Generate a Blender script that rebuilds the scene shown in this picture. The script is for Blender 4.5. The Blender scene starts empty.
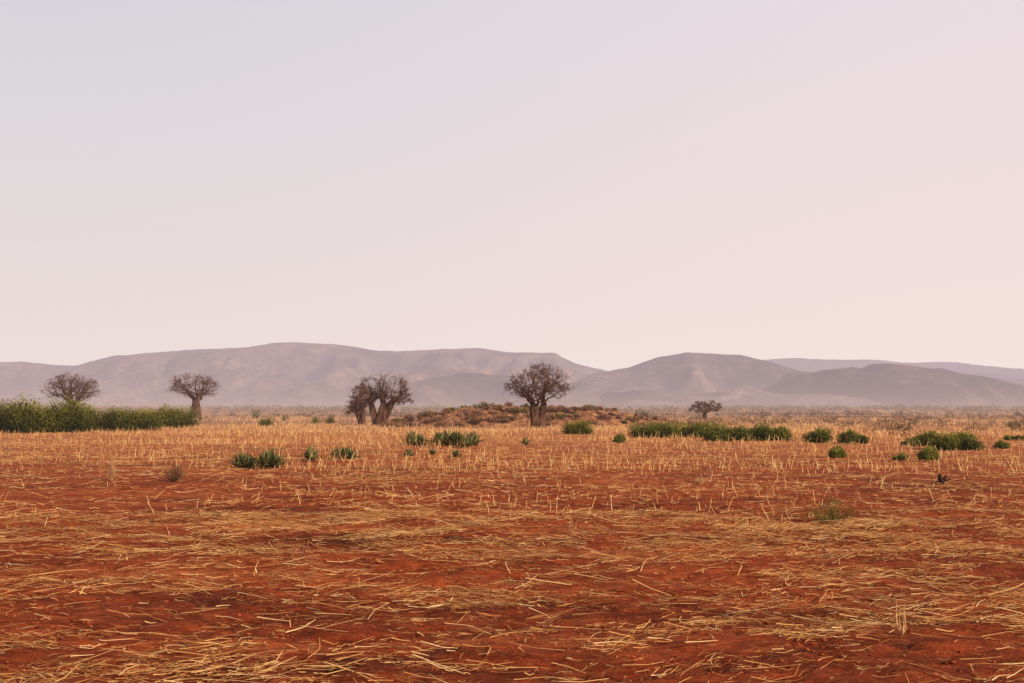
import bpy, math, random
import numpy as np
from mathutils import Vector
random.seed(7)
rng=np.random.default_rng(11)
sc=bpy.context.scene
COL=sc.collection
F=995.0; CH=2.6; HZ=412.0
PITCH=math.atan((HZ-341.5)/F)

def G(px,y):
    u=(px-512)/F; v=(341.5-y)/F
    dy=math.cos(PITCH)-v*math.sin(PITCH); dz=math.sin(PITCH)+v*math.cos(PITCH)
    t=-CH/dz
    return (u*t, dy*t)
def s2l(c):
    o=[]
    for v in c:
        v=v/255.0
        o.append(v/12.92 if v<=0.04045 else ((v+0.055)/1.055)**2.4)
    return tuple(o)+(1.0,)

# ---------- noise ----------
_tab=rng.random((8,256,256))
def vn(x,y,s=0):
    t=_tab[s%8]
    x=np.asarray(x,float)+s*17.3; y=np.asarray(y,float)+s*9.1
    xi=np.floor(x).astype(int); yi=np.floor(y).astype(int)
    fx=x-xi; fy=y-yi; fx=fx*fx*(3-2*fx); fy=fy*fy*(3-2*fy)
    a=t[xi%256,yi%256]; b=t[(xi+1)%256,yi%256]; c=t[xi%256,(yi+1)%256]; d=t[(xi+1)%256,(yi+1)%256]
    return (a*(1-fx)+b*fx)*(1-fy)+(c*(1-fx)+d*fx)*fy
def fbm(x,y,s=0,o=4):
    r=0;a=0.5;n=0
    for i in range(o):
        r=r+a*vn(x*2**i,y*2**i,s+i); n+=a; a*=0.5
    return r/n

# ---------- materials ----------
HAZE=s2l((197,176,181)); HPL=s2l((210,180,170))
def new_mat(name):
    m=bpy.data.materials.new(name); m.use_nodes=True
    nt=m.node_tree; nt.nodes.clear(); return m,nt
def N(nt,t,**k):
    n=nt.nodes.new(t)
    for a,b in k.items(): setattr(n,a,b)
    return n
def mth(nt,op,a,b=None,c=None,clamp=False):
    n=N(nt,'ShaderNodeMath',operation=op,use_clamp=clamp)
    for i,v in enumerate((a,b,c)):
        if v is None: continue
        if isinstance(v,(int,float)): n.inputs[i].default_value=v
        else: nt.links.new(v,n.inputs[i])
    return n.outputs[0]
def ramp(nt,fac,stops):
    n=N(nt,'ShaderNodeValToRGB'); e=n.color_ramp.elements
    while len(e)<len(stops): e.new(0.5)
    for i,(p,c) in enumerate(stops):
        e[i].position=p; e[i].color=tuple(c[:3])+(1.0,)
    nt.links.new(fac,n.inputs[0]); return n.outputs[0]
def mixc(nt,f,a,b,mode='MIX'):
    n=N(nt,'ShaderNodeMix',data_type='RGBA',blend_type=mode)
    for idx,v in ((0,f),(6,a),(7,b)):
        if isinstance(v,(int,float)): n.inputs[idx].default_value=v
        elif isinstance(v,tuple): n.inputs[idx].default_value=tuple(v[:3])+(1.0,)
        else: nt.links.new(v,n.inputs[idx])
    return n.outputs[2]
def noise(nt,scale,detail=4,stretch=None,rough=0.55):
    g=N(nt,'ShaderNodeNewGeometry')
    mp=N(nt,'ShaderNodeMapping'); nt.links.new(g.outputs['Position'],mp.inputs[0])
    if stretch: mp.inputs['Scale'].default_value=stretch
    n=N(nt,'ShaderNodeTexNoise'); n.inputs['Scale'].default_value=scale
    n.inputs['Detail'].default_value=detail; n.inputs['Roughness'].default_value=rough
    nt.links.new(mp.outputs[0],n.inputs['Vector'])
    return n.outputs['Fac']
def finish(nt,color,rough=0.9,bump=None,bstr=0.5,bdist=0.05,L=6500.0,low=0.0,trans=0.0,haze=None):
    bs=N(nt,'ShaderNodeBsdfPrincipled'); bs.inputs['Roughness'].default_value=rough
    bs.inputs['Specular IOR Level'].default_value=0.08
    if isinstance(color,tuple): bs.inputs['Base Color'].default_value=color
    else: nt.links.new(color,bs.inputs['Base Color'])
    if bump is not None:
        b=N(nt,'ShaderNodeBump'); b.inputs['Strength'].default_value=bstr; b.inputs['Distance'].default_value=bdist
        nt.links.new(bump,b.inputs['Height']); nt.links.new(b.outputs[0],bs.inputs['Normal'])
    sh=bs.outputs[0]
    if trans>0:
        tr=N(nt,'ShaderNodeBsdfTranslucent'); nt.links.new(color,tr.inputs[0])
        mx=N(nt,'ShaderNodeMixShader'); mx.inputs[0].default_value=trans
        nt.links.new(sh,mx.inputs[1]); nt.links.new(tr.outputs[0],mx.inputs[2]); sh=mx.outputs[0]
    # aerial haze painted in as emission (grows with world distance from the field)
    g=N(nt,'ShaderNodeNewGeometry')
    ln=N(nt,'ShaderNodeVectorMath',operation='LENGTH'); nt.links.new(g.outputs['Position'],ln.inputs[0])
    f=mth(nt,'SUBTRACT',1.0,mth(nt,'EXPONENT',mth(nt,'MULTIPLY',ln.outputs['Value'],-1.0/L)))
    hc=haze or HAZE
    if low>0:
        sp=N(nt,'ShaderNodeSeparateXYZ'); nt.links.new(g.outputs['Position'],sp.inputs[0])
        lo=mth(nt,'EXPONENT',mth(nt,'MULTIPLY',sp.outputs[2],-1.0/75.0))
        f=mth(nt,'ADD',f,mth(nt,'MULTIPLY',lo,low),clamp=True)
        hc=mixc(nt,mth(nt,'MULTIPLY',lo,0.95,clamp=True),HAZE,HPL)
    em=N(nt,'ShaderNodeEmission')
    if isinstance(hc,tuple): em.inputs[0].default_value=hc
    else: nt.links.new(hc,em.inputs[0])
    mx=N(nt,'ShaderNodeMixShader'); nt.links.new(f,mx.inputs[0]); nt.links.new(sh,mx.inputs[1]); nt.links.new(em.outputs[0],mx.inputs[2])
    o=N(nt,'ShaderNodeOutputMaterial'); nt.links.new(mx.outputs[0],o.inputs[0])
def tone_mat(name,stops,trans=0.0,L=6500,haze=None):
    m,nt=new_mat(name)
    a=N(nt,'ShaderNodeAttribute',attribute_name='tone')
    c=ramp(nt,a.outputs['Fac'],stops)
    finish(nt,c,trans=trans,L=L,haze=haze); return m

M_straw=tone_mat('straw',[(0,(.20,.055,.02)),(.25,(.46,.17,.055)),(.6,(.80,.42,.15)),(1,(.93,.66,.34))],trans=0.15)
M_stub=tone_mat('stubble',[(0,(.44,.17,.06)),(.5,(.84,.49,.20)),(1,(.94,.70,.37))],trans=0.15)
M_grass=tone_mat('dry_grass',[(0,(.32,.15,.065)),(.5,(.60,.34,.16)),(1,(.78,.51,.27))],trans=0.15,L=3200,haze=HPL)
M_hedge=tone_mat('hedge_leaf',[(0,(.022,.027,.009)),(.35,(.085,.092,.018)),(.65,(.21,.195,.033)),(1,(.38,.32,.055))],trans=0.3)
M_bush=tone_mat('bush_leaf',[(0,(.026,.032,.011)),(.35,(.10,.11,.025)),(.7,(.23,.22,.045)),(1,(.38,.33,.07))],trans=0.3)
M_sisal=tone_mat('sisal_leaf',[(0,(.035,.038,.014)),(.5,(.12,.125,.045)),(1,(.38,.34,.13))],trans=.15)
M_scrub=tone_mat('scrub',[(0,(.04,.034,.018)),(.4,(.13,.075,.04)),(1,(.32,.18,.095))],L=3000,haze=HPL)
M_dry=tone_mat('dry_bush',[(0,(.06,.03,.018)),(.5,(.19,.088,.045)),(1,(.42,.22,.11))],L=4000,haze=HPL)
M_clod=tone_mat('clod',[(0,(.12,.022,.01)),(.5,(.30,.055,.019)),(1,(.46,.11,.038))])
M_twig=tone_mat('baobab_twig',[(0,(.040,.018,.012)),(.5,(.125,.055,.034)),(1,(.29,.14,.085))])

m,nt=new_mat('baobab_bark')
c=ramp(nt,noise(nt,1.3,5,(1,1,.35)),[(.3,(.040,.018,.012)),(.5,(.085,.041,.027)),(.72,(.20,.10,.065))])
finish(nt,c,bump=noise(nt,2.2,6,(1,1,.35),.7),bstr=1.0,bdist=.4); M_bark=m
m,nt=new_mat('rock')
c=ramp(nt,noise(nt,1.8,6),[(.3,(.08,.04,.03)),(.55,(.20,.10,.068)),(.8,(.34,.19,.13))])
finish(nt,c,bump=noise(nt,4,6),bstr=.8,bdist=.1); M_rock=m

# ground
m,nt=new_mat('red_soil')
n1=noise(nt,.30,8,(.35,1.4,1),.75); n2=noise(nt,5,7,(.5,1.3,1),.75); n3=noise(nt,28,4,(.25,1,1),.7)
soil=ramp(nt,n1,[(.34,(.13,.027,.012)),(.44,(.32,.053,.018)),(.54,(.50,.090,.027)),(.68,(.66,.18,.06))])
soil=mixc(nt,.92,soil,ramp(nt,n2,[(.3,(.18,.16,.16)),(.5,(.80,.78,.78)),(.72,(1.45,1.4,1.35))]),'MULTIPLY')
fl=ramp(nt,n3,[(.55,(0,0,0)),(.69,(1,1,1))])
g=N(nt,'ShaderNodeNewGeometry'); sp=N(nt,'ShaderNodeSeparateXYZ'); nt.links.new(g.outputs['Position'],sp.inputs[0])
soil=mixc(nt,mth(nt,'MULTIPLY',fl,.45),soil,(.72,.32,.11))
mr=N(nt,'ShaderNodeMapRange',interpolation_type='SMOOTHSTEP'); nt.links.new(sp.outputs[1],mr.inputs[0])
mr.inputs[1].default_value=28; mr.inputs[2].default_value=100; mr.inputs[3].default_value=0; mr.inputs[4].default_value=.6
midc=ramp(nt,noise(nt,.5,5,(.3,1.0,1)),[(.35,(.52,.16,.06)),(.65,(.72,.36,.145))])
soil=mixc(nt,mr.outputs[0],soil,midc)
mr2=N(nt,'ShaderNodeMapRange',interpolation_type='SMOOTHSTEP'); nt.links.new(sp.outputs[1],mr2.inputs[0])
mr2.inputs[1].default_value=95; mr2.inputs[2].default_value=260; mr2.inputs[3].default_value=0; mr2.inputs[4].default_value=.85
farc=ramp(nt,noise(nt,.012,8,(1,.5,1),.65),[(.35,(.22,.105,.06)),(.5,(.44,.23,.13)),(.65,(.60,.35,.20))])
soil=mixc(nt,mr2.outputs[0],soil,farc)
finish(nt,soil,bump=mth(nt,'ADD',n2,mth(nt,'MULTIPLY',n3,.35)),bstr=1.0,bdist=.20,L=3400,haze=HPL); M_ground=m

def hill_mat(name,cols,low,L):
    m,nt=new_mat(name)
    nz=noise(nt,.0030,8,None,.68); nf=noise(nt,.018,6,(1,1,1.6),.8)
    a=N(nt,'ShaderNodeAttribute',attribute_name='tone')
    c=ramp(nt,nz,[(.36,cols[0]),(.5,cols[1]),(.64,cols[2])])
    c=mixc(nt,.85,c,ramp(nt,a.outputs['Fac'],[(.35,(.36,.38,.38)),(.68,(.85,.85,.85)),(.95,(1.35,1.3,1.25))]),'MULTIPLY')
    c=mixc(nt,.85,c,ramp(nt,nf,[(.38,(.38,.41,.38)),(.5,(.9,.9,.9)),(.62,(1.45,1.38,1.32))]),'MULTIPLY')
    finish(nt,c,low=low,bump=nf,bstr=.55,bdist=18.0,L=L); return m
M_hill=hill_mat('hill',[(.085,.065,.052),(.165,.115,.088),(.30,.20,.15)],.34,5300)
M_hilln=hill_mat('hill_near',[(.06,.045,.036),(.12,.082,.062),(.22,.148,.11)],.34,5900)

# ---------- mesh helpers ----------
def mesh_np(name,V,Fc,mat,tone=None,smooth=False):
    V=np.ascontiguousarray(V.reshape(-1,3),dtype=np.float32); Fc=np.ascontiguousarray(Fc,dtype=np.int32)
    me=bpy.data.meshes.new(name); k=Fc.shape[1]
    me.vertices.add(len(V)); me.vertices.foreach_set('co',V.ravel())
    me.loops.add(Fc.size); me.loops.foreach_set('vertex_index',Fc.ravel())
    me.polygons.add(len(Fc)); me.polygons.foreach_set('loop_start',np.arange(0,Fc.size,k,dtype=np.int32))
    me.update(calc_edges=True)
    if tone is not None:
        at=me.attributes.new('tone','FLOAT','POINT'); at.data.foreach_set('value',np.ascontiguousarray(tone,dtype=np.float32).ravel())
    if smooth: me.polygons.foreach_set('use_smooth',np.ones(len(Fc),dtype=bool))
    me.materials.append(mat); me.validate(); return me
def add(name,me,loc=(0,0,0),label=None,cat=None,group=None,kind=None,parent=None):
    o=bpy.data.objects.new(name,me); COL.objects.link(o); o.location=loc
    if parent: o.parent=parent
    if label: o['label']=label
    if cat: o['category']=cat
    if group: o['group']=group
    if kind: o['kind']=kind
    return o
def nrm(a): return a/(np.linalg.norm(a,axis=-1,keepdims=True)+1e-9)
def tubes(P,R,sides=3):
    n,K,_=P.shape
    T=np.gradient(P,axis=1); T=nrm(T)
    ref=np.zeros_like(T); ref[...,2]=1; ref[np.abs(T[...,2])>.8]=(1,0,0)
    ref[:]=ref[:,:1]
    U=nrm(np.cross(T,ref)); W=np.cross(T,U)
    a=np.arange(sides)*2*math.pi/sides
    V=P[:,:,None,:]+R[:,:,None,None]*(np.cos(a)[None,None,:,None]*U[:,:,None,:]+np.sin(a)[None,None,:,None]*W[:,:,None,:])
    idx=np.arange(n*K*sides).reshape(n,K,sides); nx=np.roll(idx,-1,axis=2)
    Fc=np.stack([idx[:,:-1],nx[:,:-1],nx[:,1:],idx[:,1:]],axis=-1).reshape(-1,4)
    return V.reshape(-1,3),Fc
def diamonds(C,D,Wd,belly=.45):
    n=len(C)
    nn=nrm(np.cross(D,Wd))*np.linalg.norm(Wd,axis=1,keepdims=True)*.25
    V=np.stack([C-D*.5,C+Wd*.5-D*(.5-belly)+nn,C+D*.5,C-Wd*.5-D*(.5-belly)+nn],axis=1)
    return V.reshape(-1,3),np.arange(n*4).reshape(n,4)
def rdir(n,zb=0.0):
    d=rng.normal(size=(n,3)); d[:,2]+=zb; return nrm(d)
def merge(parts):
    Vs=[];Fs=[];Ts=[];o=0
    for V,Fc,T in parts:
        Vs.append(V);Fs.append(Fc+o);Ts.append(T);o+=len(V)
    return np.concatenate(Vs),np.concatenate(Fs),np.concatenate(Ts)

# ---------- ground ----------
def axis_steps(a,b,s0,gr):
    out=[a];s=s0
    while out[-1]<b: out.append(out[-1]+s); s*=gr
    return out
def ground_z(x,y):
    x=np.asarray(x,float);y=np.asarray(y,float)
    near=np.clip((140-y)/60,0,1)
    z=(fbm(x*.25,y*.45,1,3)-.5)*.30*near
    z=z+(fbm(x*1.3,y*2.6,2,3)-.5)*.22*np.clip((60-y)/40,0,1)
    z=z+np.clip(y-900,0,3600)*.0066*(.7+.6*fbm(x/900,y/900,6,2))
    return z
ys=[-30,-15,-6,0,3]+axis_steps(5,24,.07,1.003)
ys+=axis_steps(ys[-1]+.1,26000,.14,1.028)
xp=axis_steps(.0,14,.11,1.0); xp+=axis_steps(xp[-1]+.13,22000,.16,1.05)
xs=np.array([-v for v in xp[::-1][:-1]]+xp); ys=np.array(ys)
X,Y=np.meshgrid(xs,ys)
Z=ground_z(X,Y)+ (vn(X*5,Y*7,3)-.5)*.07*np.clip((30-Y)/15,0,1)
nr,nc=X.shape
idx=np.arange(nr*nc).reshape(nr,nc)
Fc=np.stack([idx[:-1,:-1],idx[:-1,1:],idx[1:,1:],idx[1:,:-1]],axis=-1).reshape(-1,4)
add('ground',mesh_np('ground',np.stack([X,Y,Z],-1),Fc,M_ground,smooth=True),kind='structure',label='dry red soil field fading into tan plain',cat='ground')

# ---------- hills ----------
def hill(prof,Yc,W,seed,amp,label,sc_=560.,mat=None):
    px=np.array([p[0] for p in prof],float); py=np.array([p[1] for p in prof],float)
    Xa=np.linspace((px[0]-512)/F*Yc,(px[-1]-512)/F*Yc,560)
    t=np.linspace(-1,1,120)
    XX,TT=np.meshgrid(Xa,t); YY=Yc+TT*W
    S=np.abs(TT)
    warp=(fbm(XX/1100,YY/900,seed,2)-.5)*1000*S
    Xw=XX+warp
    q=np.linspace(px[0],px[-1],600); h0=np.interp(q,px,HZ-py); ker=np.hanning(13); ker/=ker.sum()
    h0=np.convolve(np.pad(h0,6,mode='edge'),ker,mode='valid')
    h0=h0+(fbm(q/24,q*0,seed+2,4)-.5)*1.8*np.clip(h0/30,0,1)
    H=np.interp(Xw/Yc*F+512,q,h0)*Yc/F+CH
    H=np.maximum(H,0)
    rid=1-np.abs(2*fbm(Xw/sc_,YY/(sc_*2.4),seed+1,4)-1)
    rid=np.clip((rid-.5)/.5,0,1); rid=rid*rid*(3-2*rid)
    big=1-np.abs(2*fbm(Xw/(sc_*2.4),YY/(sc_*6),seed+3,2)-1)
    p=.62+2.1*(1-big)+.8*(1-rid)
    Zz=H*(np.clip(1-S,0,1)**p)
    Zz+=amp*(rid-.6)*np.minimum(S*2.8,1)*(1-S)**.8*1.7*np.clip(H/220,0,1)
    Zz+=(fbm(XX/70,YY/70,seed+2,2)-.5)*8*(1-S)
    Zz-=4
    idx=np.arange(XX.size).reshape(XX.shape)
    Fc=np.stack([idx[:-1,:-1],idx[:-1,1:],idx[1:,1:],idx[1:,:-1]],axis=-1).reshape(-1,4)
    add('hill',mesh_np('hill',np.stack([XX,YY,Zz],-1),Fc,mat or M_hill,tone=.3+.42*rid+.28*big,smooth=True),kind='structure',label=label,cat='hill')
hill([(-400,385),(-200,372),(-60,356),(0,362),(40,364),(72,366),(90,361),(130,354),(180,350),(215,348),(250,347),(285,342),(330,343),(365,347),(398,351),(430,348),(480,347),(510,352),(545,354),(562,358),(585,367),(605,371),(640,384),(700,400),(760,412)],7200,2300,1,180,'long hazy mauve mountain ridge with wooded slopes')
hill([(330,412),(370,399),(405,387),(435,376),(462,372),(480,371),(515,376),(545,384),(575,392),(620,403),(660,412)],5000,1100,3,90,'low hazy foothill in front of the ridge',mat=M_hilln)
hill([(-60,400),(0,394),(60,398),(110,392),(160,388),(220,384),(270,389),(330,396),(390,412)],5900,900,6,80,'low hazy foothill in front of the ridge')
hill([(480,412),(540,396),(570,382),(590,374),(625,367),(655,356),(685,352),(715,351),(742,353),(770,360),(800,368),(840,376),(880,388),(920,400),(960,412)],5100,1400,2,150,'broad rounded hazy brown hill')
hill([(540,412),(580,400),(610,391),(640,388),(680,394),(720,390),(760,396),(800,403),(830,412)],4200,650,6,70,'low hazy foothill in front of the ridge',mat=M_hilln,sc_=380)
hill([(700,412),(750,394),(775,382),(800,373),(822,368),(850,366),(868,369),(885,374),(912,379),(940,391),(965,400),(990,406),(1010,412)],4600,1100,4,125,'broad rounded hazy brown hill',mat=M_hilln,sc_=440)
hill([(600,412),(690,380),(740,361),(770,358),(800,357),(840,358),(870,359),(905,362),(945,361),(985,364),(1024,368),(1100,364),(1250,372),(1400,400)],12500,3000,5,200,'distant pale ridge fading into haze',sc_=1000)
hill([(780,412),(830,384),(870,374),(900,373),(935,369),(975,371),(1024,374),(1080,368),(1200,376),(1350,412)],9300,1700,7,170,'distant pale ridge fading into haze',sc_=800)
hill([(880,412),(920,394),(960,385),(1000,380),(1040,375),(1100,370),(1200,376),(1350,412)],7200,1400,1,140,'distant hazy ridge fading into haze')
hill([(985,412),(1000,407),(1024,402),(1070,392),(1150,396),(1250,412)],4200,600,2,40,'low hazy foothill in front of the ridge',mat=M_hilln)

# ---------- mound ----------
MY=188.0; MX=(530-512)/F*MY
def mound_z(x,y):
    x=np.asarray(x,float); y=np.asarray(y,float)
    u=(x-MX)/28.0; v=(y-MY)/14.0
    r=np.sqrt(u*u+v*v)
    b=np.clip(1-r**2.6,0,1)
    prof=3.2+.7*np.exp(-((x-(MX-9))/7)**2)+.3*np.exp(-((x-(MX+12))/4)**2)
    return b**.9*(prof+1.0*(fbm(x*.35,y*.35,4,4)-.5)*2)-.15
gx=np.linspace(MX-29.5,MX+29.5,180); gy=np.linspace(MY-15,MY+15,90)
XX,YY=np.meshgrid(gx,gy); ZZ=mound_z(XX,YY)+(fbm(XX*1.1,YY*1.1,5,3)-.5)*.7*(mound_z(XX,YY)>0)
idx=np.arange(XX.size).reshape(XX.shape)
Fc=np.stack([idx[:-1,:-1],idx[:-1,1:],idx[1:,1:],idx[1:,:-1]],axis=-1).reshape(-1,4)
m,nt=new_mat('mound_soil')
c=ramp(nt,noise(nt,.9,7,None,.7),[(.35,(.10,.045,.026)),(.5,(.27,.115,.058)),(.65,(.46,.22,.11))])
finish(nt,c,bump=noise(nt,1.5,6),bstr=.9,bdist=.4)
add('hill',mesh_np('mound',np.stack([XX,YY,ZZ],-1),Fc,m),kind='structure',label='low rocky reddish mound covered in dry brush',cat='hill')

# ---------- straw ----------
def field_pts(n,y0,y1,margin=3.0):
    y=np.sqrt(rng.random(n)*(y1**2-y0**2)+y0**2); w=.56*y+margin
    return (rng.random(n)*2-1)*w,y
def straw_density(x,y):
    wx=x+(fbm(x*.3,y*.3,0,2)-.5)*3; wy=y+(fbm(x*.35,y*.2,4,2)-.5)*3
    a=fbm(wx*.8,wy*1.6,3,4); b=fbm(x*.16,y*.36,6,3)
    d=np.clip((a-.42)*5,0,1)*np.clip((b-.27)*3.0,.28,1)+.10
    bare=np.exp(-((y-17.5)/3.0)**2)*.40
    return np.clip(d*(1-bare),0,1)
def stalks(n,y0,y1,lmin,lmax,wid,sides=3,lift=.05,align=.5,K=3,bend=.08,sd=.3,lp=2.0):
    x,y=field_pts(n,y0,y1)
    k=rng.random(n)<straw_density(x,y); x=x[k];y=y[k];n=len(x)
    L=lmin+(lmax-lmin)*rng.random(n)**lp
    al=rng.random(n)<align
    patch=(fbm(x*.5,y*.5,7,2)-.5)*2.0
    ang=np.where(al,rng.normal(0,sd,n)+patch,rng.random(n)*math.pi)
    tilt=np.clip(rng.normal(.0,.13,n),-.6,.6)
    D=np.stack([np.cos(ang)*np.cos(tilt),np.sin(ang)*np.cos(tilt),np.sin(tilt)],-1)
    S=np.stack([-np.sin(ang),np.cos(ang),np.zeros(n)],-1)
    z=ground_z(x,y)+.012+np.abs(np.sin(tilt))*L*.45+rng.random(n)**2*lift
    C=np.stack([x,y,z],-1)
    t=np.linspace(-.5,.5,K)
    bb=rng.normal(0,bend,n)*L
    P=C[:,None,:]+t[None,:,None]*L[:,None,None]*D[:,None,:]+(1-(2*t)**2)[None,:,None]*bb[:,None,None]*S[:,None,:]
    P[:,:,2]+=(rng.random((n,K))-.3)*.03
    w=wid*(.40+rng.random(n)**2*1.3)
    R=w[:,None]*np.linspace(1,.5,K)[None,:]
    V,Fc=tubes(P,R,sides)
    T=np.repeat(np.clip(rng.normal(.48,.28,n),0,1),K*sides)
    return V,Fc,T
parts=[stalks(52000,6,26,.08,.66,.0058,align=.70,sd=.28,bend=.12),
       stalks(80000,6,26,.04,.24,.0038,align=.6,bend=.14),
       stalks(800,6,26,.35,1.0,.011,align=.75,K=4,lp=1.5,bend=.12),
       stalks(44000,26,62,.12,.7,.0095,align=.6),
       stalks(32000,62,150,.25,.9,.016,align=.5)]
def leaves(n,y0,y1):
    x,y=field_pts(n,y0,y1); k=rng.random(n)<straw_density(x,y); x=x[k];y=y[k];n=len(x)
    ang=rng.normal(0,.6,n); L=.10+.24*rng.random(n)
    D=np.stack([np.cos(ang)*L,np.sin(ang)*L,rng.normal(0,.05,n)],-1)
    W=np.stack([-np.sin(ang),np.cos(ang),rng.normal(0,.8,n)],-1)*(.007+.009*rng.random(n))[:,None]
    C=np.stack([x,y,ground_z(x,y)+.03],-1)
    V,Fc=diamonds(C,D,W); return V,Fc,np.repeat(np.clip(rng.normal(.42,.2,n),0,1),4)
parts.append(leaves(24000,6,45))
V,Fc,T=merge(parts)
add('straw',mesh_np('straw',V,Fc,M_straw,T),kind='stuff',label='dry maize straw scattered over the red soil',cat='straw')

def stubble(n,y0,y1,hmin,hmax,wid):
    x,y=field_pts(n,y0,y1)
    row=np.round(y/.9)*.9+rng.normal(0,.12,n); y=row
    d=fbm(x*.1,y*.15,2,3); k=rng.random(n)<np.clip((d-.36)*3.2,0.05,1); x=x[k];y=y[k];n=len(x)
    h=hmin+(hmax-hmin)*rng.random(n)**2.2
    D=nrm(np.stack([rng.normal(0,.28,n),rng.normal(0,.28,n),np.ones(n)],-1))
    B=np.stack([x,y,ground_z(x,y)-.02],-1)
    t=np.array([0,.55,1.0])
    P=B[:,None,:]+t[None,:,None]*h[:,None,None]*D[:,None,:]
    P[:,2,:2]+=rng.normal(0,.10,(n,2))*h[:,None]
    R=(wid*(.6+.7*rng.random(n)))[:,None]*np.array([1,.85,.6])[None,:]
    V,Fc=tubes(P,R,3)
    out=[(V,Fc,np.repeat(np.clip(rng.normal(.5,.24,n),0,1),9))]
    C=P[:,1,:].copy(); a=rng.random(n)*6.28; l=h*.6
    Dl=np.stack([np.cos(a)*l*.6,np.sin(a)*l*.6,-l*.5],-1); C=C+Dl*.5
    Wd=np.stack([-np.sin(a),np.cos(a),np.zeros(n)],-1)*(wid*2.2)
    V,Fc=diamonds(C,Dl,Wd); out.append((V,Fc,np.repeat(np.clip(rng.normal(.55,.2,n),0,1),4)))
    return out
parts=stubble(160,12,26,.10,.3,.008)+stubble(1800,24,50,.10,.5,.010)+stubble(7000,42,90,.15,.8,.013)+stubble(11500,80,150,.2,.9,.021)
V,Fc,T=merge(parts)
add('stubble',mesh_np('stubble',V,Fc,M_stub,T),kind='stuff',label='pale upright maize stubble in broken rows',cat='stubble')

# clods
n=24000; x,y=field_pts(n,6,30)
r=.008+.022*rng.random(n)**3
base=np.array([(1,0,0),(0,1,0),(-1,0,0),(0,-1,0),(0,0,1),(0,0,-1)],float)
tri=np.array([(0,1,4),(1,2,4),(2,3,4),(3,0,4),(1,0,5),(2,1,5),(3,2,5),(0,3,5)])
V=base[None]*(r[:,None,None]*(.6+.8*rng.random((n,6,1))))
a=rng.random(n)*6.28; ca,sa=np.cos(a)[:,None],np.sin(a)[:,None]
V=np.stack([(V[...,0]*ca-V[...,1]*sa)*1.4,V[...,0]*sa+V[...,1]*ca,V[...,2]*.5],-1)+np.stack([x,y,ground_z(x,y)+r*.1],-1)[:,None,:]
Fc=(tri[None]+np.arange(n)[:,None,None]*6).reshape(-1,3)
add('soil_clods',mesh_np('soil_clods',V,Fc,M_clod,np.repeat(rng.random(n),6)),kind='stuff',label='small crumbly clods of red soil',cat='soil')

def grass(n,y0,y1,hmin,hmax,w,margin=5):
    x,y=field_pts(n,y0,y1,margin)
    d=fbm(x*.06,y*.06,5,3); k=rng.random(n)<np.clip((d-.36)*4,.08,1)
    onm=(np.abs(x-MX)<27)&(np.abs(y-MY)<13)&(mound_z(x,y)>.2)
    k&=~onm|(rng.random(n)<.4)
    x=x[k];y=y[k];n=len(x)
    h=hmin+(hmax-hmin)*rng.random(n)
    zz=np.maximum(mound_z(x,y),0.0)*(np.abs(x-MX)<28.5)*(np.abs(y-MY)<14.5)
    D=np.stack([rng.normal(0,.25,n)*h,rng.normal(0,.25,n)*h,h],-1)
    a=rng.random(n)*3.14; Wd=np.stack([np.cos(a),np.sin(a)*0.3,np.zeros(n)],-1)*w
    C=np.stack([x,y,zz],-1)+D*.5
    V,Fc=diamonds(C,D,Wd,.3); return V,Fc,np.repeat(rng.random(n),4)
V,Fc,T=merge([grass(24000,112,200,.2,.65,.10),grass(18000,180,420,.3,.8,.25)])
add('dry_grass',mesh_np('dry_grass',V,Fc,M_grass,T),kind='stuff',label='tan dry grass beyond the field edge',cat='grass')

# ---------- far scrub ----------
def blob_bushes(x,y,h,nl,mat_tone,wide=1.1,ls=.30,lift=.12):
    n=len(x)
    D=rdir(n*nl).reshape(n,nl,3); D[...,2]=D[...,2]*.5+.5
    rr=rng.random((n,nl,1))**.4
    C=np.stack([x,y,ground_z(x,y)],-1)[:,None,:]+D*rr*np.stack([h*wide*.6,h*wide*.6,h*.75],-1)[:,None,:]
    C[...,2]+=(h*lift)[:,None]
    C=C.reshape(-1,3); hh=np.repeat(h,nl)
    L=rdir(len(C),.3)*(hh*ls*(.5+rng.random(len(C))))[:,None]
    W=nrm(np.cross(L,rdir(len(C))))*(hh*ls*.5)[:,None]
    V,Fc=diamonds(C,L,W)
    T=np.repeat(np.repeat(mat_tone,nl)+rng.normal(0,.1,n*nl),4)
    return V,Fc,np.clip(T,0,1)
n=26000; yy=240*np.exp(rng.random(n)**.52*math.log(4600/240)); xx=(rng.random(n)*2-1)*(.6*yy+20)
dn=fbm(xx*.004,yy*.004,4,3); right=np.clip((xx/yy+.05)/.35,0,1)
k=(rng.random(n)<np.clip((dn-.44)*4+.32*right,.03,1)*np.where(yy<900,.65,1))
xx=xx[k];yy=yy[k];n=len(xx)
h=(1.4+7.0*rng.random(n)**2.6)*np.clip(yy/1100,.5,1.7)
V1=blob_bushes(xx,yy,h,15,np.clip(rng.normal(.4,.25,n),0,1))
n=1700; yy=90+380*rng.random(n)**.8; xx=yy*(.10+.50*rng.random(n)); k=(fbm(xx*.05,yy*.05,2,2)>.42)&((xx/yy>.31)|(yy>150)); xx=xx[k];yy=yy[k];n=len(xx)
V2=blob_bushes(xx,yy,.35+1.7*rng.random(n)**2,60,np.clip(rng.normal(.6,.25,n),0,1),wide=1.4,ls=.2)
V,Fc,T=merge([V1,V2])
add('distant_scrub',mesh_np('distant_scrub',V,Fc,M_scrub,T),kind='stuff',label='scattered brown bushes and small trees on the plain',cat='scrub')

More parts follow.
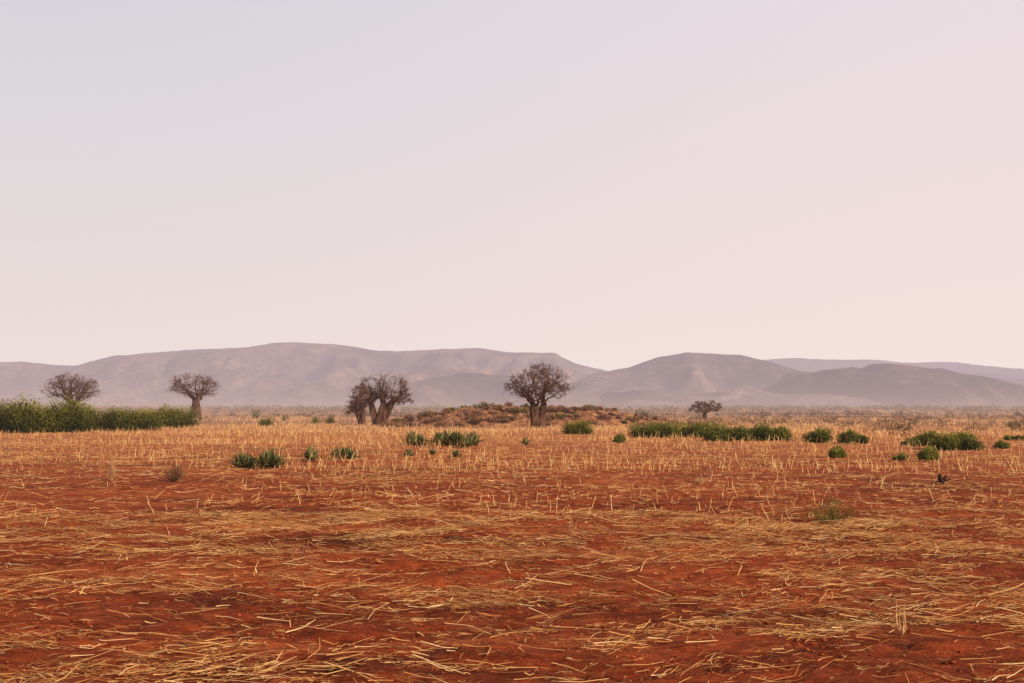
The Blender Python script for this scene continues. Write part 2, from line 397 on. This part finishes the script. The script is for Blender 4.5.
# ---------- hedges & bushes ----------
def bush_mesh(name,lx,ly,h,nblade,seed,mat,blade=.32,bw=.10,lump=None,zb=.9,uneven=.25,ends=.35):
    r=np.random.default_rng(seed)
    nl=lump or max(3,int(lx/h*3.2))
    R=min(h*.6,lx*.36)
    cx=np.linspace(-1,1,nl)*(lx/2-R)+r.normal(0,R*.25,nl) if nl>1 else np.zeros(1)
    cx=np.clip(cx,-(lx/2-R*.8),lx/2-R*.8)
    cy=r.normal(0,ly*.2,nl); RR=R*(.7+.6*r.random(nl))
    ch=h*(1-uneven*r.random(nl))*(1-ends*np.abs(cx/(lx/2))**3)
    ch[r.integers(0,nl)]=h
    i=r.choice(nl,nblade,p=(RR*ch)/(RR*ch).sum())
    D=nrm(r.normal(size=(nblade,3))); D[:,2]=np.abs(D[:,2])-.05*(r.random(nblade))
    sub=nrm(r.normal(size=(nl,9,3))); sub[...,2]=np.abs(sub[...,2]); near=np.max(np.einsum('nd,nkd->nk',D,sub[i]),axis=1)
    puff=np.clip((near-.72)*4,0,1)
    rr=r.random(nblade)**.42*(.68+.26*puff+.18*r.random(nblade))
    C=np.stack([cx[i]+D[:,0]*rr*RR[i],cy[i]+D[:,1]*rr*ly*.5,ch[i]*.04+np.maximum(D[:,2],0)**.8*rr*ch[i]*.93],-1)
    dd=r.normal(size=(nblade,3))*.9; dd[:,2]+=zb*.3; dd=nrm(dd+D*.5)
    L=dd*(blade*(.5+r.random(nblade)))[:,None]
    W=nrm(np.cross(dd,r.normal(size=(nblade,3))))*(bw*(.6+.8*r.random(nblade)))[:,None]
    C[:,2]=np.maximum(C[:,2],np.abs(L[:,2])*.5)
    V,Fc=diamonds(C,L,W)
    lt=r.random(nl)
    T=np.clip(.0+.66*np.clip(C[:,2]/h,0,1)*rr+.26*(lt[i]-.5)+.26*puff+r.normal(0,.08,nblade)+.06,0,1)  # tone paints shade low and inside, light on tops; clump tints are random
    parts=[(V,Fc,np.repeat(T,4))]
    ns=nl*4; j=r.integers(0,nl,ns)
    B=np.stack([cx[j],cy[j],np.zeros(ns)],-1); E=np.stack([cx[j]+r.normal(0,h*.2,ns),cy[j]+r.normal(0,ly*.2,ns),ch[j]*.75],-1)
    P=np.stack([B,(B+E)/2+r.normal(0,.05,(ns,3)),E],1)
    V,Fc=tubes(P,np.full((ns,3),max(.02,h*.012)),3); parts.append((V,Fc,np.full(len(V),.1)))
    V,Fc,T=merge(parts); return mesh_np(name,V,Fc,mat,T)
def place_bush(px0,px1,ytop,ybase,nblade,seed,name,label,cat,mat,group=None,blade=.32,bw=.1,depth=.8,zb=.9,uneven=.25,lump=None,ends=.35):
    X0,Yd=G(px0,ybase); X1,_=G(px1,ybase); h=(ybase-ytop)/F*Yd
    me=bush_mesh(name,X1-X0,max(h*depth,.5),h,nblade,seed,mat,blade,bw,lump,zb,uneven,ends)
    return add(name,me,((X0+X1)/2,Yd+h*depth*.4,0 if Yd>100 else float(ground_z((X0+X1)/2,Yd))),label,cat,group)
gh='green hedge bushes along the field edge'
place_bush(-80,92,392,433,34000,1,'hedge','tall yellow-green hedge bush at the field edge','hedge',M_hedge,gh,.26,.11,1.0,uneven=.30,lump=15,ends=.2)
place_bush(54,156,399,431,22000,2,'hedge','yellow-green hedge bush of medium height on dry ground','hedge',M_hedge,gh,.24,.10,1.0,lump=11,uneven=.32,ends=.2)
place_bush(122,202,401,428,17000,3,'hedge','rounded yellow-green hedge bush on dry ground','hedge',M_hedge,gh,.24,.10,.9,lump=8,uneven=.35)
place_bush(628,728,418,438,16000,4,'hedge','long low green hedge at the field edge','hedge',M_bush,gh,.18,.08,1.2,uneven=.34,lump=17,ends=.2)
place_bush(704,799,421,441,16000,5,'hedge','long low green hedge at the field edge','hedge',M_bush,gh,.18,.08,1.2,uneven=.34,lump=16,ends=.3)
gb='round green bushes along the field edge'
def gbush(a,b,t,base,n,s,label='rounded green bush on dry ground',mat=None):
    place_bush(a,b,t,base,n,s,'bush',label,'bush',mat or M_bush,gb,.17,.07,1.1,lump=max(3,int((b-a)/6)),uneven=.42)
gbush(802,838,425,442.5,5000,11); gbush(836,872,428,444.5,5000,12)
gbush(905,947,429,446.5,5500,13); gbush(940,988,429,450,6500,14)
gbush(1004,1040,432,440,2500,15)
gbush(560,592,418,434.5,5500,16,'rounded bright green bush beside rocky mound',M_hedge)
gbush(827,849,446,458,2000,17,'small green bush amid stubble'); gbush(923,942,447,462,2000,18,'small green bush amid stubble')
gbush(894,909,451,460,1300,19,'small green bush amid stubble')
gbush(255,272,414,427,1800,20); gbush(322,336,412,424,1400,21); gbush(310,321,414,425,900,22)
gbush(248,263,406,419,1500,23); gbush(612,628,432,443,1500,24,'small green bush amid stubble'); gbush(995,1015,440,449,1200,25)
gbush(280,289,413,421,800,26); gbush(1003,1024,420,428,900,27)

# ---------- sisal rosettes ----------
def rosette(seed,nleaf=85):
    r=np.random.default_rng(seed)
    n=nleaf; az=r.random(n)*6.283; el=np.radians(6+82*r.random(n)**.75); L=.50+.5*r.random(n)
    D=np.stack([np.cos(az)*np.cos(el),np.sin(az)*np.cos(el),np.sin(el)],-1)
    S=np.stack([-np.sin(az),np.cos(az),np.zeros(n)],-1); U=np.cross(S,D)
    U=-U if np.mean(U[:,2])<0 else U
    ts=np.array([0,.3,.65,1.0]); ws=np.array([.035,.058,.042,.004])
    off=np.stack([r.normal(0,.13,n),r.normal(0,.13,n),.02+.18*r.random(n)],-1)
    rows=[]
    for t,w in zip(ts,ws):
        c=off+D*(L*t)[:,None]-np.array([0,0,1])*(.14*t*t*L)[:,None]
        rows.append(np.stack([c+S*w+U*w*.5,c,c-S*w+U*w*.5],1))
    V=np.stack(rows,1)
    idx=np.arange(n*12).reshape(n,4,3)
    Fc=np.concatenate([np.stack([idx[:,:-1,a],idx[:,:-1,a+1],idx[:,1:,a+1],idx[:,1:,a]],-1).reshape(-1,4) for a in (0,1)])
    T=np.repeat(np.clip(r.normal(.55,.25,n),0,1)[:,None],12,1)
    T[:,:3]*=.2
    V[...,2]=np.maximum(V[...,2],.01)
    return V,Fc,T.ravel()
ros=[]
for s in range(4):
    V,Fc,T=rosette(50+s); ros.append(mesh_np('sisal_plant',V,Fc,M_sisal,T))
for i,(px,top,base) in enumerate([(242,449,470.5),(250,452,470),(266,447,470),(275,450,469.5),(311,448,464),(344,443,461),(337,447,460),(351,448,461),
      (412,430,447),(421,434,447),(440,429,447),(449,428,448),(458,431,448),(473,430,448),(409,447,458),(456,448,458),(432,449,457),(465,436,449),(525,437,446)]):
    X0,Yd=G(px,base-1.0); s=(base-top)/F*Yd/.95
    o=add('sisal_plant',ros[i%4],(X0,Yd,float(ground_z(X0,Yd))),'green spiky rosette plant in dry stubble','plant','spiky rosette plants in the field')
    o.scale=(s*.95,s*.95,s*(.95+.03*(i%5))); o.rotation_euler=(0,0,i*1.3)

def twig_bush(name,h,w,n,seed,mat,rad=.006):
    r=np.random.default_rng(seed)
    az=r.random(n)*6.283; sp=r.random(n)**.6
    E=np.stack([np.cos(az)*sp*w/2,np.sin(az)*sp*w/2,h*(1-.55*sp**2)*(.55+.5*r.random(n))],-1)
    B=E*.08; B[:,2]=0
    Mi=B*.45+E*.55; Mi[:,2]*=.85; Mi+=r.normal(0,h*.06,(n,3))
    P=np.stack([B,Mi,E],1)
    V,Fc=tubes(P,np.full((n,3),rad)*np.array([1.5,1,.5]),3)
    T=np.repeat(np.clip(r.normal(.5,.2,n),0,1),9)
    m2=n*2; j=r.integers(0,n,m2); t=r.random((m2,1))*.6+.4
    S=Mi[j]*(1-t)+E[j]*t; D=nrm(r.normal(size=(m2,3))+np.array([0,0,.5]))*(h*.2)
    P2=np.stack([S,S+D*.5+r.normal(0,h*.02,(m2,3)),S+D],1)
    V2,F2=tubes(P2,np.full((m2,3),rad*.6),3)
    V,Fc,T=merge([(V,Fc,T),(V2,F2,np.repeat(np.clip(r.normal(.55,.2,m2),0,1),9))])
    return mesh_np(name,V,Fc,mat,T)
for i,(px,top,base,w,cat,lab,mat,nn,rd) in enumerate([
    (175,464,482,22,'bush','small brown leafless bush on red soil',M_dry,110,.006),
    (112,458,482,9,'plant','thin upright straw-coloured dry plant',M_grass,40,.006),
    (832,494,520,50,'weed','sparse green weed growing on red soil',M_bush,70,.005),
    (516,470,480,10,'plant','thin upright straw-coloured dry plant',M_grass,30,.006),
    (700,474,484,12,'plant','thin upright straw-coloured dry plant',M_grass,30,.006),
    (902,600,640,16,'plant','thin upright straw-coloured dry plant',M_grass,9,.005)]):
    X0,Yd=G(px,base); h=(base-top)/F*Yd; wm=w/F*Yd
    add({'bush':'dry_bush','plant':'dry_plant','weed':'green_weed'}[cat],twig_bush('tw',h,wm,nn,90+i,mat,rd*max(1,Yd/25)),(X0,Yd,float(ground_z(X0,Yd))),lab,cat)
for i in range(170):
    r=random.Random(i*7+1); x=MX+r.uniform(-27,30); y=MY+r.uniform(-14,3)
    z=float(mound_z(x,y))
    if z<.1: z=0
    h=r.uniform(.4,1.35)
    lx=h*r.uniform(1.6,3.0)
    g_=r.random()<.20
    me=bush_mesh('dry_bush',lx,h,h,420,300+i,M_bush if g_ else M_dry,.24,.08,lump=3)
    add('dry_bush' if not g_ else 'bush',me,(x,y,z-.1),'tangled brown dry bush on the rocky mound' if not g_ else 'dull green bush growing on the rocky mound','bush','bushes growing on the rocky mound')
def rock_mesh(seed):
    import bmesh
    r=random.Random(seed); bm=bmesh.new(); bmesh.ops.create_icosphere(bm,subdivisions=3,radius=1)
    pl=[(Vector((r.gauss(0,1),r.gauss(0,1),r.gauss(0,.8))).normalized(),r.uniform(.55,.9)) for _ in range(9)]
    for v in bm.verts:
        for nn,d in pl:
            q=v.co.dot(nn)-d
            if q>0: v.co-=nn*q*.9
        v.co+=v.co.normalized()*r.uniform(-.02,.02)
    me=bpy.data.meshes.new('rock'); bm.to_mesh(me); bm.free(); me.materials.append(M_rock); return me
rk=[rock_mesh(s) for s in range(5)]
for i in range(50):
    r=random.Random(i*3+5); x=MX+r.uniform(-25,25); y=MY-r.uniform(1,13)
    z=max(0,float(mound_z(x,y)))
    o=add('rock',rk[i%5],(x,y,z+.1),'weathered reddish brown rock on the mound','rock','rocks strewn over the mound')
    s=r.uniform(.3,.85); o.scale=(s*1.3,s,s*.75); o.rotation_euler=(r.uniform(-.2,.2),r.uniform(-.2,.2),r.uniform(0,6))

# stump
X0,Yd=G(941,485)
parts=[]
def stump_seg(pts,rad,sides=9):
    P=np.array([pts],float); V,Fc=tubes(P,np.array([rad],float),sides)
    V=V+rng.normal(0,.006,V.shape); parts.append((V,Fc,np.full(len(V),.0)))
stump_seg([(0,0,-.05),(.02,0,.12),(-.01,.02,.26),(-.03,.02,.40),(-.035,.02,.41)],[.13,.10,.08,.06,.001])
stump_seg([(.02,0,.12),(.12,.02,.22),(.2,.0,.38),(.205,0,.39)],[.08,.06,.035,.001])
stump_seg([(-.02,0,.1),(-.16,.02,.14),(-.3,0,.10),(-.31,0,.10)],[.07,.05,.03,.001])
stump_seg([(.1,0,.2),(.24,-.05,.2),(.33,-.05,.26),(.335,-.05,.265)],[.04,.03,.015,.001])
V,Fc,T=merge(parts)
add('tree_stump',mesh_np('tree_stump',V,Fc,M_twig,T),(X0,Yd,float(ground_z(X0,Yd))),'small dark charred forked stump on red soil','stump')

# ---------- baobabs ----------
def baobab(px,ybase,lobes,roots_px,seed,label,ntips=700,twn=6,droop=0.0,tl=.035,tw0=.010,sag=.35,jit=.11,tuft=9,lim=.55):
    r=np.random.default_rng(seed)
    X0,Yd=G(px,ybase); k=Yd/F
    Ht=max((ybase-(l[1]-l[3]))*k for l in lobes)
    w=np.array([l[4] for l in lobes],float); w/=w.sum()
    zmin=min((ybase-r_[2])*k for r_ in roots_px)
    tips=[]
    for l,ww in zip(lobes,w):
        c=np.array([(l[0]-px)*k,r.normal(0,.5),(ybase-l[1])*k]); rx=l[2]*k; rz=l[3]*k
        nt_=max(6,int(ntips*ww/tuft)); cnt=0
        while cnt<nt_:
            d=r.normal(size=3); d/=np.linalg.norm(d); rr=r.random()**.30*.95
            e=np.array([d[0]*rx,d[1]*rx*.85,d[2]*rz])*rr
            hr=math.hypot(e[0],e[1])/rx
            e[2]-=sag*rz*hr**3
            p=c+e
            if p[2]<zmin*1.08 and hr<.65: continue
            s=min(rx,rz*1.3)*(.07+.10*r.random())
            m_=int(tuft*.5+tuft*r.random())
            q=p+r.normal(size=(m_,3))*np.array([s*1.3,s*1.3,s*.75])
            tips+=list(q); cnt+=1
    tips=np.array(tips); tips[:,2]=np.maximum(tips[:,2],zmin*.35)
    segP=[];segR=[];bigP=[];bigR=[];ends=[]
    def seg(a,b,ra,rb,wob=.09):
        l=np.linalg.norm(b-a); m1=a+(b-a)*.33+r.normal(0,l*wob,3); m2=a+(b-a)*.67+r.normal(0,l*wob,3)
        P=[a,m1,m2,b]; Rr=[ra,ra*.67+rb*.33,ra*.33+rb*.67,rb]
        (bigP if ra>.12 else segP).append(P); (bigR if ra>.12 else segR).append(Rr)
    def split(q,pts,kk):
        kk=min(kk,len(pts)); D=nrm(pts-q); c=D[r.choice(len(D),kk,replace=False)]
        for _ in range(4):
            a=np.argmax(D@c.T,axis=1)
            c=np.array([nrm(D[a==i].mean(0)) if np.any(a==i) else c[i] for i in range(kk)])
        return [pts[a==i] for i in range(kk) if np.any(a==i)]
    def grow(p,pts,rad,depth):
        n=len(pts)
        if n<=2 or depth>12:
            for t in pts:
                seg(p,t,max(rad*.8,.016),.008,.12); ends.append((p,t))
            return
        m=pts.mean(0); v=m-p; lv=np.linalg.norm(v); q=p+v*(.44 if depth else .36)
        q=q+r.normal(0,1,3)*lv*jit
        r2=rad*.84
        seg(p,q,rad,r2)
        for g in split(q,pts,2 if r.random()<.7 else 3):
            grow(q,g,max(r2*(len(g)/n)**.48,.014),depth+1)
    forks=[np.array([(q[1]-px)*k,r.normal(0,.2),(ybase-q[2])*k]) for q in roots_px]
    dx=np.stack([np.abs(tips[:,0]-f[0])/ (rp[3]**.7) for f,rp in zip(forks,roots_px)],1)+r.normal(0,.10*Ht*.3,(len(tips),len(forks)))
    own=np.argmin(dx,axis=1)
    tp=[]
    for i,(rp,t) in enumerate(zip(roots_px,forks)):
        pts=tips[own==i]
        if len(pts)<4: pts=tips
        b=np.array([(rp[0]-px)*k,r.normal(0,.1),0]); rad=rp[3]*k/2
        K=9; s=np.linspace(0,1,K); sides=24
        P=b[None]+(t-b)[None]*s[:,None]; P[:,0]+=np.sin(s*3.14)*rad*r.normal(0,.2)
        P[0,2]-=.3
        Rr=rad*np.interp(s,[0,.12,.4,.8,1],[1.30,1.10,1.0,.90,.76])
        V,Fc=tubes(P[None],Rr[None],sides)
        VV=V.reshape(K,sides,3); a=np.arange(sides)*2*math.pi/sides
        fl=1+.13*np.sin(a*5+seed)+.09*np.sin(a*3+1)+r.normal(0,.04,sides)
        VV=P[:,None,:]+(VV-P[:,None,:])*fl[None,:,None]
        tp.append((VV.reshape(-1,3),Fc,np.zeros(K*sides)))
        for g in split(t,pts,6 if len(roots_px)==1 else 4):
            d=nrm(g.mean(0)-t)
            st=t-np.array([0,0,rad*.6])+d*rad*.25
            grow(st,g,rad*.12+rad*lim*(len(g)/len(pts))**.5,0)
        Pc=np.array([[t-np.array([0,0,rad*.3]),t,t+np.array([0,0,rad*.28]),t+np.array([0,0,rad*.42])]])
        V,Fc=tubes(Pc,np.array([[rad*.78,rad*.70,rad*.44,.01]]),20); tp.append((V,Fc,np.zeros(len(V))))
    if bigP:
        V,Fc=tubes(np.array(bigP),np.array(bigR),9); tp.append((V,Fc,np.zeros(len(V))))
    V,Fc,T=merge(tp)
    tree=bpy.data.objects.new('baobab_tree',None); COL.objects.link(tree); tree.location=(X0,Yd,0)
    tree['label']=label; tree['category']='tree'; tree['group']='bare baobab trees on the plain'
    add('trunk',mesh_np('trunk',V,Fc,M_bark,smooth=True),parent=tree)
    cp=[]
    if segP:
        V,Fc=tubes(np.array(segP),np.array(segR),4); cp.append((V,Fc,np.repeat(np.clip(r.normal(.5,.15,len(segP)),0,1),16)))
    E=np.array([e[1] for e in ends]); A=np.array([e[0] for e in ends]); n=len(E)*twn
    j=np.repeat(np.arange(len(E)),twn); t=r.random((n,1))*.8+.2
    S=A[j]+(E[j]-A[j])*t
    D=nrm(r.normal(size=(n,3))+np.array([0,0,.1-droop]))*(Ht*tl*(.5+r.random((n,1))))
    P=np.stack([S,S+D*.5+r.normal(0,.05,(n,3)),S+D],1)
    tw=tw0*max(1,k/.17)
    V,Fc=tubes(P,np.ones((n,3))*np.array([tw,tw*.8,tw*.45]),3); cp.append((V,Fc,np.repeat(np.clip(r.normal(.5,.25,n),0,1),9)))
    V,Fc,T=merge(cp)
    add('crown',mesh_np('crown',V,Fc,M_twig,T),parent=tree)
baobab(538,428.5,[(538,382,35,19,6),(520,384,15,11,1),(556,384,15,11,1),(538,371,15,9,.8)],[(536,533,406,8.5),(541,544,404,8.0)],1,'leafless baobab with stout slightly split trunk beside rocky mound',ntips=1900,twn=4,sag=.30)
baobab(380,425,[(390,388,24,15,4),(372,385,16,10,1.6),(404,400,10,12,1),(366,397,9,10,.8)],[(380,384,405,10),(383,394,400,5.5),(377,371,403,6.5)],2,'thick-trunked baobab with wide drooping uneven bare crown',ntips=1800,twn=4,droop=.3,sag=.55)
baobab(362,424,[(361,397,14,13,3),(356,408,10,11,2)],[(363,361,410,5),(361,356,412,4)],12,'small dark densely twigged tree beside thick baobab',ntips=1700,twn=6,droop=.3,sag=.5)
baobab(196,418.3,[(193,386,27,14,5),(182,382,14,9,1),(206,382,12,8,1)],[(196,196,402,8.5)],3,'distant bare baobab with rounded crown',ntips=1700,twn=5,tl=.028,sag=.35)
baobab(71,418.8,[(71,387,29,14,5),(60,382,14,9,1),(83,383,13,8,1)],[(71,71,404,11)],4,'bare baobab rising behind a green hedge',ntips=2300,twn=5,tl=.03,sag=.35)
baobab(706,420.5,[(706,407,21,7,4),(700,404,11,4,1),(713,405,10,4,1)],[(706,705,413,3.6)],5,'small flat-topped bare tree on the plain',ntips=1200,twn=6,tl=.045,sag=.4)

# ---------- light ----------
EL=math.radians(26); AZ=math.radians(127)
sd=Vector((math.sin(AZ)*math.cos(EL),math.cos(AZ)*math.cos(EL),math.sin(EL)))
sl=bpy.data.lights.new('sun','SUN'); sl.energy=5.0; sl.angle=math.radians(.5); sl.color=(1,.83,.60)
so=bpy.data.objects.new('sun',sl); COL.objects.link(so); so.rotation_euler=sd.to_track_quat('Z','Y').to_euler()
w=bpy.data.worlds.new('World'); sc.world=w; w.use_nodes=True; nt=w.node_tree; nt.nodes.clear()
sky=N(nt,'ShaderNodeTexSky',sky_type='NISHITA'); sky.sun_disc=False; sky.sun_elevation=EL; sky.sun_rotation=AZ; sky.dust_density=3
b1=N(nt,'ShaderNodeBackground'); nt.links.new(sky.outputs[0],b1.inputs[0]); b1.inputs[1].default_value=.10
tc=N(nt,'ShaderNodeTexCoord'); sp=N(nt,'ShaderNodeSeparateXYZ'); nt.links.new(tc.outputs['Generated'],sp.inputs[0])
left=ramp(nt,sp.outputs[2],[(0,s2l((239,221,217))),(.10,s2l((233,219,218))),(.25,s2l((221,216,220))),(.40,s2l((210,211,218)))])
right=ramp(nt,sp.outputs[2],[(0,s2l((245,227,220))),(.10,s2l((243,223,220))),(.25,s2l((238,221,223))),(.40,s2l((231,220,226)))])
fx=N(nt,'ShaderNodeMapRange',interpolation_type='SMOOTHSTEP'); nt.links.new(sp.outputs[0],fx.inputs[0]); fx.inputs[1].default_value=-.6; fx.inputs[2].default_value=.5
hz=mixc(nt,fx.outputs[0],left,right)
b2=N(nt,'ShaderNodeBackground'); nt.links.new(hz,b2.inputs[0]); b2.inputs[1].default_value=1.0
fz=N(nt,'ShaderNodeMapRange',interpolation_type='SMOOTHSTEP'); nt.links.new(sp.outputs[2],fz.inputs[0]); fz.inputs[1].default_value=.40; fz.inputs[2].default_value=.60
mx=N(nt,'ShaderNodeMixShader'); nt.links.new(fz.outputs[0],mx.inputs[0]); nt.links.new(b2.outputs[0],mx.inputs[1]); nt.links.new(b1.outputs[0],mx.inputs[2])
o=N(nt,'ShaderNodeOutputWorld'); nt.links.new(mx.outputs[0],o.inputs[0])
sc.view_settings.view_transform='Standard'; sc.view_settings.look='None'; sc.view_settings.exposure=0

cam=bpy.data.cameras.new('camera'); cam.sensor_width=36; cam.lens=F*36/1024; cam.clip_end=60000; cam.clip_start=.1
co=bpy.data.objects.new('camera',cam); COL.objects.link(co); co.location=(0,0,CH); co.rotation_euler=(math.pi/2+PITCH,0,0)
sc.camera=co
